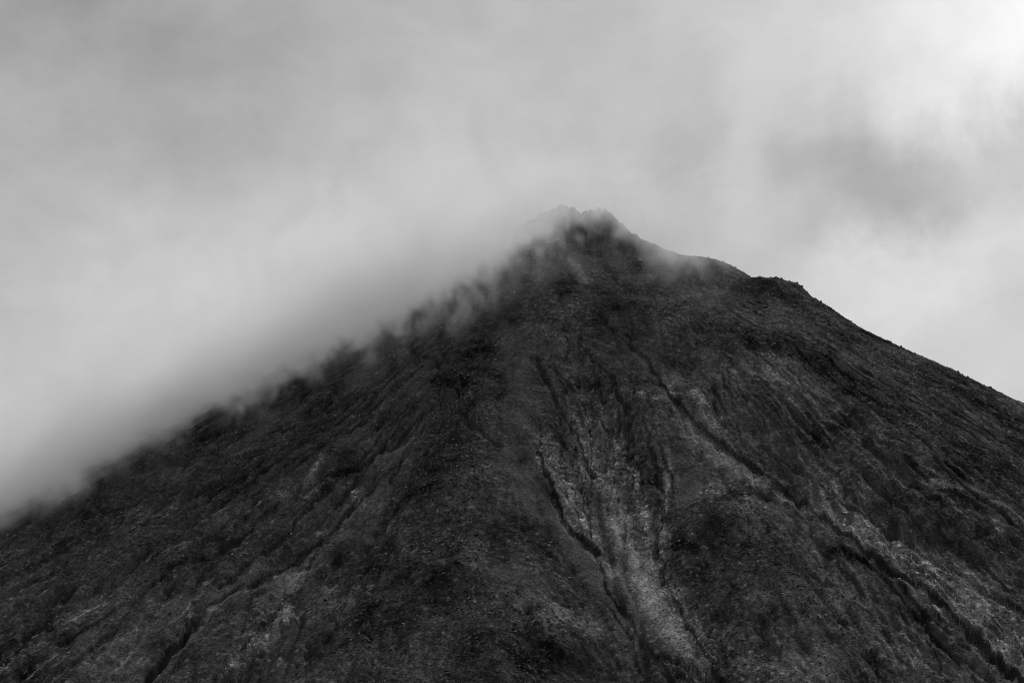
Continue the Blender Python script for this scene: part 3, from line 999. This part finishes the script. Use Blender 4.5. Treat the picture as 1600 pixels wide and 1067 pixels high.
# loose stones too many to count
def rubble(name, prob, n, rmin, rmax, tone_of, label):
    w = prob.ravel().astype(np.float64)
    cell = (np.gradient(ax)[None, :] * np.gradient(ay)[:, None]).ravel()
    w = w * cell; w /= w.sum()
    q = rng.choice(X.size, n, p=w)
    x = X.ravel()[q] + rng.uniform(-0.5, 0.5, n); y = Y.ravel()[q] + rng.uniform(-0.7, 0.7, n)
    z = ground_z(x, y)
    size = rmin + (rmax - rmin) * rng.random(n) ** 2.5
    cos_, fas_, ton_ = [], [], []
    base = 0
    kind = rng.integers(0, len(SMALL), n)
    for k in range(len(SMALL)):
        m = np.nonzero(kind == k)[0]
        co, fa = SMALL[k]
        a = rng.uniform(0, 6.28, len(m)); ca, sa = np.cos(a), np.sin(a)
        st = rng.uniform(0.8, 1.5, len(m))
        px = (co[None, :, 0] * st[:, None] * ca[:, None] - co[None, :, 1] * sa[:, None]) * size[m, None] + x[m, None]
        py = (co[None, :, 0] * st[:, None] * sa[:, None] + co[None, :, 1] * ca[:, None]) * size[m, None] + y[m, None]
        pz = co[None, :, 2] * size[m, None] + (z[m] + 0.2 * size[m])[:, None]
        cos_.append(np.stack([px, py, pz], -1).reshape(-1, 3))
        fas_.append((fa[None] + (np.arange(len(m)) * len(co))[:, None, None] + base).reshape(-1, 3))
        ton_.append(np.repeat(tone_of(len(m)), len(co)))
        base += len(m) * len(co)
    me = rock_mesh(name, np.concatenate(cos_).astype(np.float32), np.concatenate(fas_).astype(np.int32), np.concatenate(ton_), MAT_ROCK)
    ob = bpy.data.objects.new(name, me)
    COL.objects.link(ob)
    ob['kind'] = 'stuff'; ob['label'] = label; ob['category'] = 'rubble'
    return ob


inview = (np.abs(X) < 560) & (Y > 1980) & (Y < 3050)
rubble('rubble', inview * np.clip(rough + 0.5 * patch - smooth - 0.15, 0.02, 1) ** 1.3, 19000, 0.45, 1.45,
       lambda n: 0.030 + 0.050 * rng.random(n) + 0.16 * (rng.random(n) > 0.93), 'dark loose lava stones strewn over the rough slopes')
rubble('gravel', inview * (np.clip(floor * 1.5, 0, 1) * (0.3 + pale) + 0.15 * np.clip(pale, 0, 1) ** 2), 7500, 0.35, 1.0,
       lambda n: 0.07 + 0.20 * rng.random(n) ** 2 + 0.25 * (rng.random(n) > 0.95), 'pale loose stones lying in the gully beds and the ravine')

# ------------------------------------------------------------------ the cloud lying against the left ridge and over the summit
EDGE = [(-420, 1020), (-200, 926), (0, 838), (60, 806), (130, 768), (200, 722), (300, 668), (380, 622), (430, 608), (500, 570), (560, 524), (640, 496), (700, 460),
        (770, 420), (830, 372), (900, 342), (945, 334), (985, 368), (1030, 402), (1090, 408), (1160, 380), (1230, 330), (1320, 240), (1450, 100)]
CX0, CX1, CZ0, CZ1 = -1000.0, 560.0, 300.0, 1330.0
CY0, CY1 = 2250.0, 3140.0


def cloud():
    vol = bpy.data.volumes.new('cloud')
    ob = bpy.data.objects.new('cloud', vol)
    COL.objects.link(ob)
    ob['kind'] = 'stuff'
    ob['label'] = 'soft grey cloud pouring over the summit and left ridge of the volcano'
    ob['category'] = 'cloud'
    m = bpy.data.materials.new('cloud_droplets')
    m.use_nodes = True
    mt = m.node_tree
    mt.nodes.clear()
    out = nd(mt, 'ShaderNodeOutputMaterial')
    pv = nd(mt, 'ShaderNodeVolumePrincipled')
    mt.links.new(pv.outputs[0], out.inputs['Volume'])
    pv.inputs['Color'].default_value = (0.985, 0.985, 0.985, 1)
    pv.inputs['Anisotropy'].default_value = 0.0
    pv.inputs['Density'].default_value = CLOUD_DENSITY
    vol.materials.append(m)
    vol.render.step_size = 13.0

    nt = bpy.data.node_groups.new('cloud_density', 'GeometryNodeTree')
    nt.interface.new_socket('Geometry', in_out='OUTPUT', socket_type='NodeSocketGeometry')
    gout = nt.nodes.new('NodeGroupOutput')
    pos = nt.nodes.new('GeometryNodeInputPosition').outputs[0]
    sp = nd(nt, 'ShaderNodeSeparateXYZ')
    nt.links.new(pos, sp.inputs[0])
    px, py, pz = sp.outputs

    def mr(v, a, b, c=0.0, d=1.0, smooth=False):
        n = nd(nt, 'ShaderNodeMapRange')
        n.interpolation_type = 'SMOOTHSTEP' if smooth else 'LINEAR'
        nt.links.new(v, n.inputs['Value'])
        for i, val in zip((1, 2, 3, 4), (a, b, c, d)):
            n.inputs[i].default_value = val
        return n.outputs[0]

    q = math_node(nt, 'SUBTRACT', math_node(nt, 'SUBTRACT', py, 2928.0), math_node(nt, 'MULTIPLY', math_node(nt, 'MINIMUM', px, 200.0), 0.31))
    # the vapour streams up along the slope, so its shreds lean with it
    cf = nd(nt, 'ShaderNodeCombineXYZ')
    nt.links.new(px, cf.inputs[0])
    nt.links.new(py, cf.inputs[1])
    nt.links.new(math_node(nt, 'SUBTRACT', pz, math_node(nt, 'MULTIPLY', q, 0.21)), cf.inputs[2])
    flow = cf.outputs[0]

    def noise(scale, stretch, detail, rough, dist=0.0, off=(0, 0, 0)):
        mp = nd(nt, 'ShaderNodeVectorMath', operation='MULTIPLY_ADD')
        mp.inputs[1].default_value = stretch
        mp.inputs[2].default_value = off
        nt.links.new(flow, mp.inputs[0])
        n = nd(nt, 'ShaderNodeTexNoise')
        n.inputs['Scale'].default_value = scale
        n.inputs['Detail'].default_value = detail
        n.inputs['Roughness'].default_value = rough
        n.inputs['Distortion'].default_value = dist
        nt.links.new(mp.outputs[0], n.inputs['Vector'])
        return math_node(nt, 'SUBTRACT', n.outputs[0], 0.5)
    ramp = nd(nt, 'ShaderNodeValToRGB')
    nt.links.new(mr(px, CX0, CX1), ramp.inputs[0])
    el = ramp.color_ramp.elements
    pts = []
    for u, v in EDGE:
        gx, gz = ray(u, v)
        yr = 2928 + 0.31 * min(200.0, gx * 2900)
        pts.append(((gx * yr - CX0) / (CX1 - CX0), (2 + gz * yr - CZ0) / (CZ1 - CZ0)))
    for i, (t, z) in enumerate(pts):
        e = el[i] if i < 2 else el.new(t)
        e.position = t
        e.color = (z, z, z, 1)
    zc = mr(ramp.outputs[0], 0, 1, CZ0, CZ1)
    hgt = math_node(nt, 'SUBTRACT', pz, zc)
    hgt = math_node(nt, 'SUBTRACT', hgt, math_node(nt, 'MULTIPLY', q, 0.21))
    nA = noise(0.021, (1.0, 0.16, 0.8), 6.0, 0.64, 0.7)
    nB = noise(0.06, (1.0, 0.12, 0.75), 4.0, 0.65, 0.8, (7, 3, 1))
    h2 = math_node(nt, 'ADD', hgt, math_node(nt, 'MULTIPLY', nA, 150.0))
    h2 = math_node(nt, 'ADD', h2, math_node(nt, 'MULTIPLY', nB, 80.0))
    core = math_node(nt, 'POWER', mr(h2, -26.0, 14.0), 1.8)
    # thin shreds hanging below the edge
    nC = noise(0.026, (1.0, 0.14, 0.7), 5.0, 0.66, 0.8, (2, 8, 5))
    shred = math_node(nt, 'MULTIPLY', math_node(nt, 'POWER', mr(hgt, -85.0, 5.0), 1.7), mr(nC, -0.04, 0.16))
    core = math_node(nt, 'ADD', core, math_node(nt, 'MULTIPLY', shred, 0.5))
    front = mr(q, -400.0, -240.0, smooth=True)
    back = mr(q, 80.0, 10.0, smooth=True)
    thin = mr(hgt, 20.0, 90.0, 1.0, 0.3, smooth=True)
    top2 = mr(math_node(nt, 'ADD', hgt, math_node(nt, 'MULTIPLY', noise(0.006, (1, 0.6, 1), 4.0, 0.55, 0.8, (5, 2, 9)), 520.0)), 260.0, 10.0, smooth=True)
    top = mr(pz, CZ1 - 20, CZ0 + 450, smooth=True)
    right = mr(px, 330.0, 40.0, smooth=True)
    left = mr(px, CX0, CX0 + 60, smooth=True)
    body = math_node(nt, 'ADD', 0.9, math_node(nt, 'MULTIPLY', noise(0.012, (1, 0.25, 1), 6.0, 0.62, 1.0, (3, 9, 4)), 4.0))
    dense = math_node(nt, 'MULTIPLY', mr(px, -100.0, -480.0, 1.0, 1.5), mr(px, -80.0, 80.0, 1.0, 0.5))
    d = core
    for f in (front, dense, thin, top2, back, top, right, left, body):
        d = math_node(nt, 'MULTIPLY', d, f)
    d = math_node(nt, 'MAXIMUM', d, 0.0)
    vc = nt.nodes.new('GeometryNodeVolumeCube')
    nt.links.new(d, vc.inputs['Density'])
    vc.inputs['Background'].default_value = 0.0
    vc.inputs['Min'].default_value = (CX0, CY0, CZ0)
    vc.inputs['Max'].default_value = (CX1, CY1, CZ1)
    for k, a, b in (('X', CX0, CX1), ('Y', CY0, CY1), ('Z', CZ0, CZ1)):
        vc.inputs['Resolution ' + k].default_value = int((b - a) / (VOXEL * (2.0 if k == 'Y' else 1.0)))
    sm = nt.nodes.new('GeometryNodeSetMaterial')
    sm.inputs['Material'].default_value = m
    nt.links.new(vc.outputs[0], sm.inputs[0])
    nt.links.new(sm.outputs[0], gout.inputs[0])
    md = ob.modifiers.new('density', 'NODES')
    md.node_group = nt
    return ob


CLOUD_DENSITY = 0.019
VOXEL = 4.0
cloud()
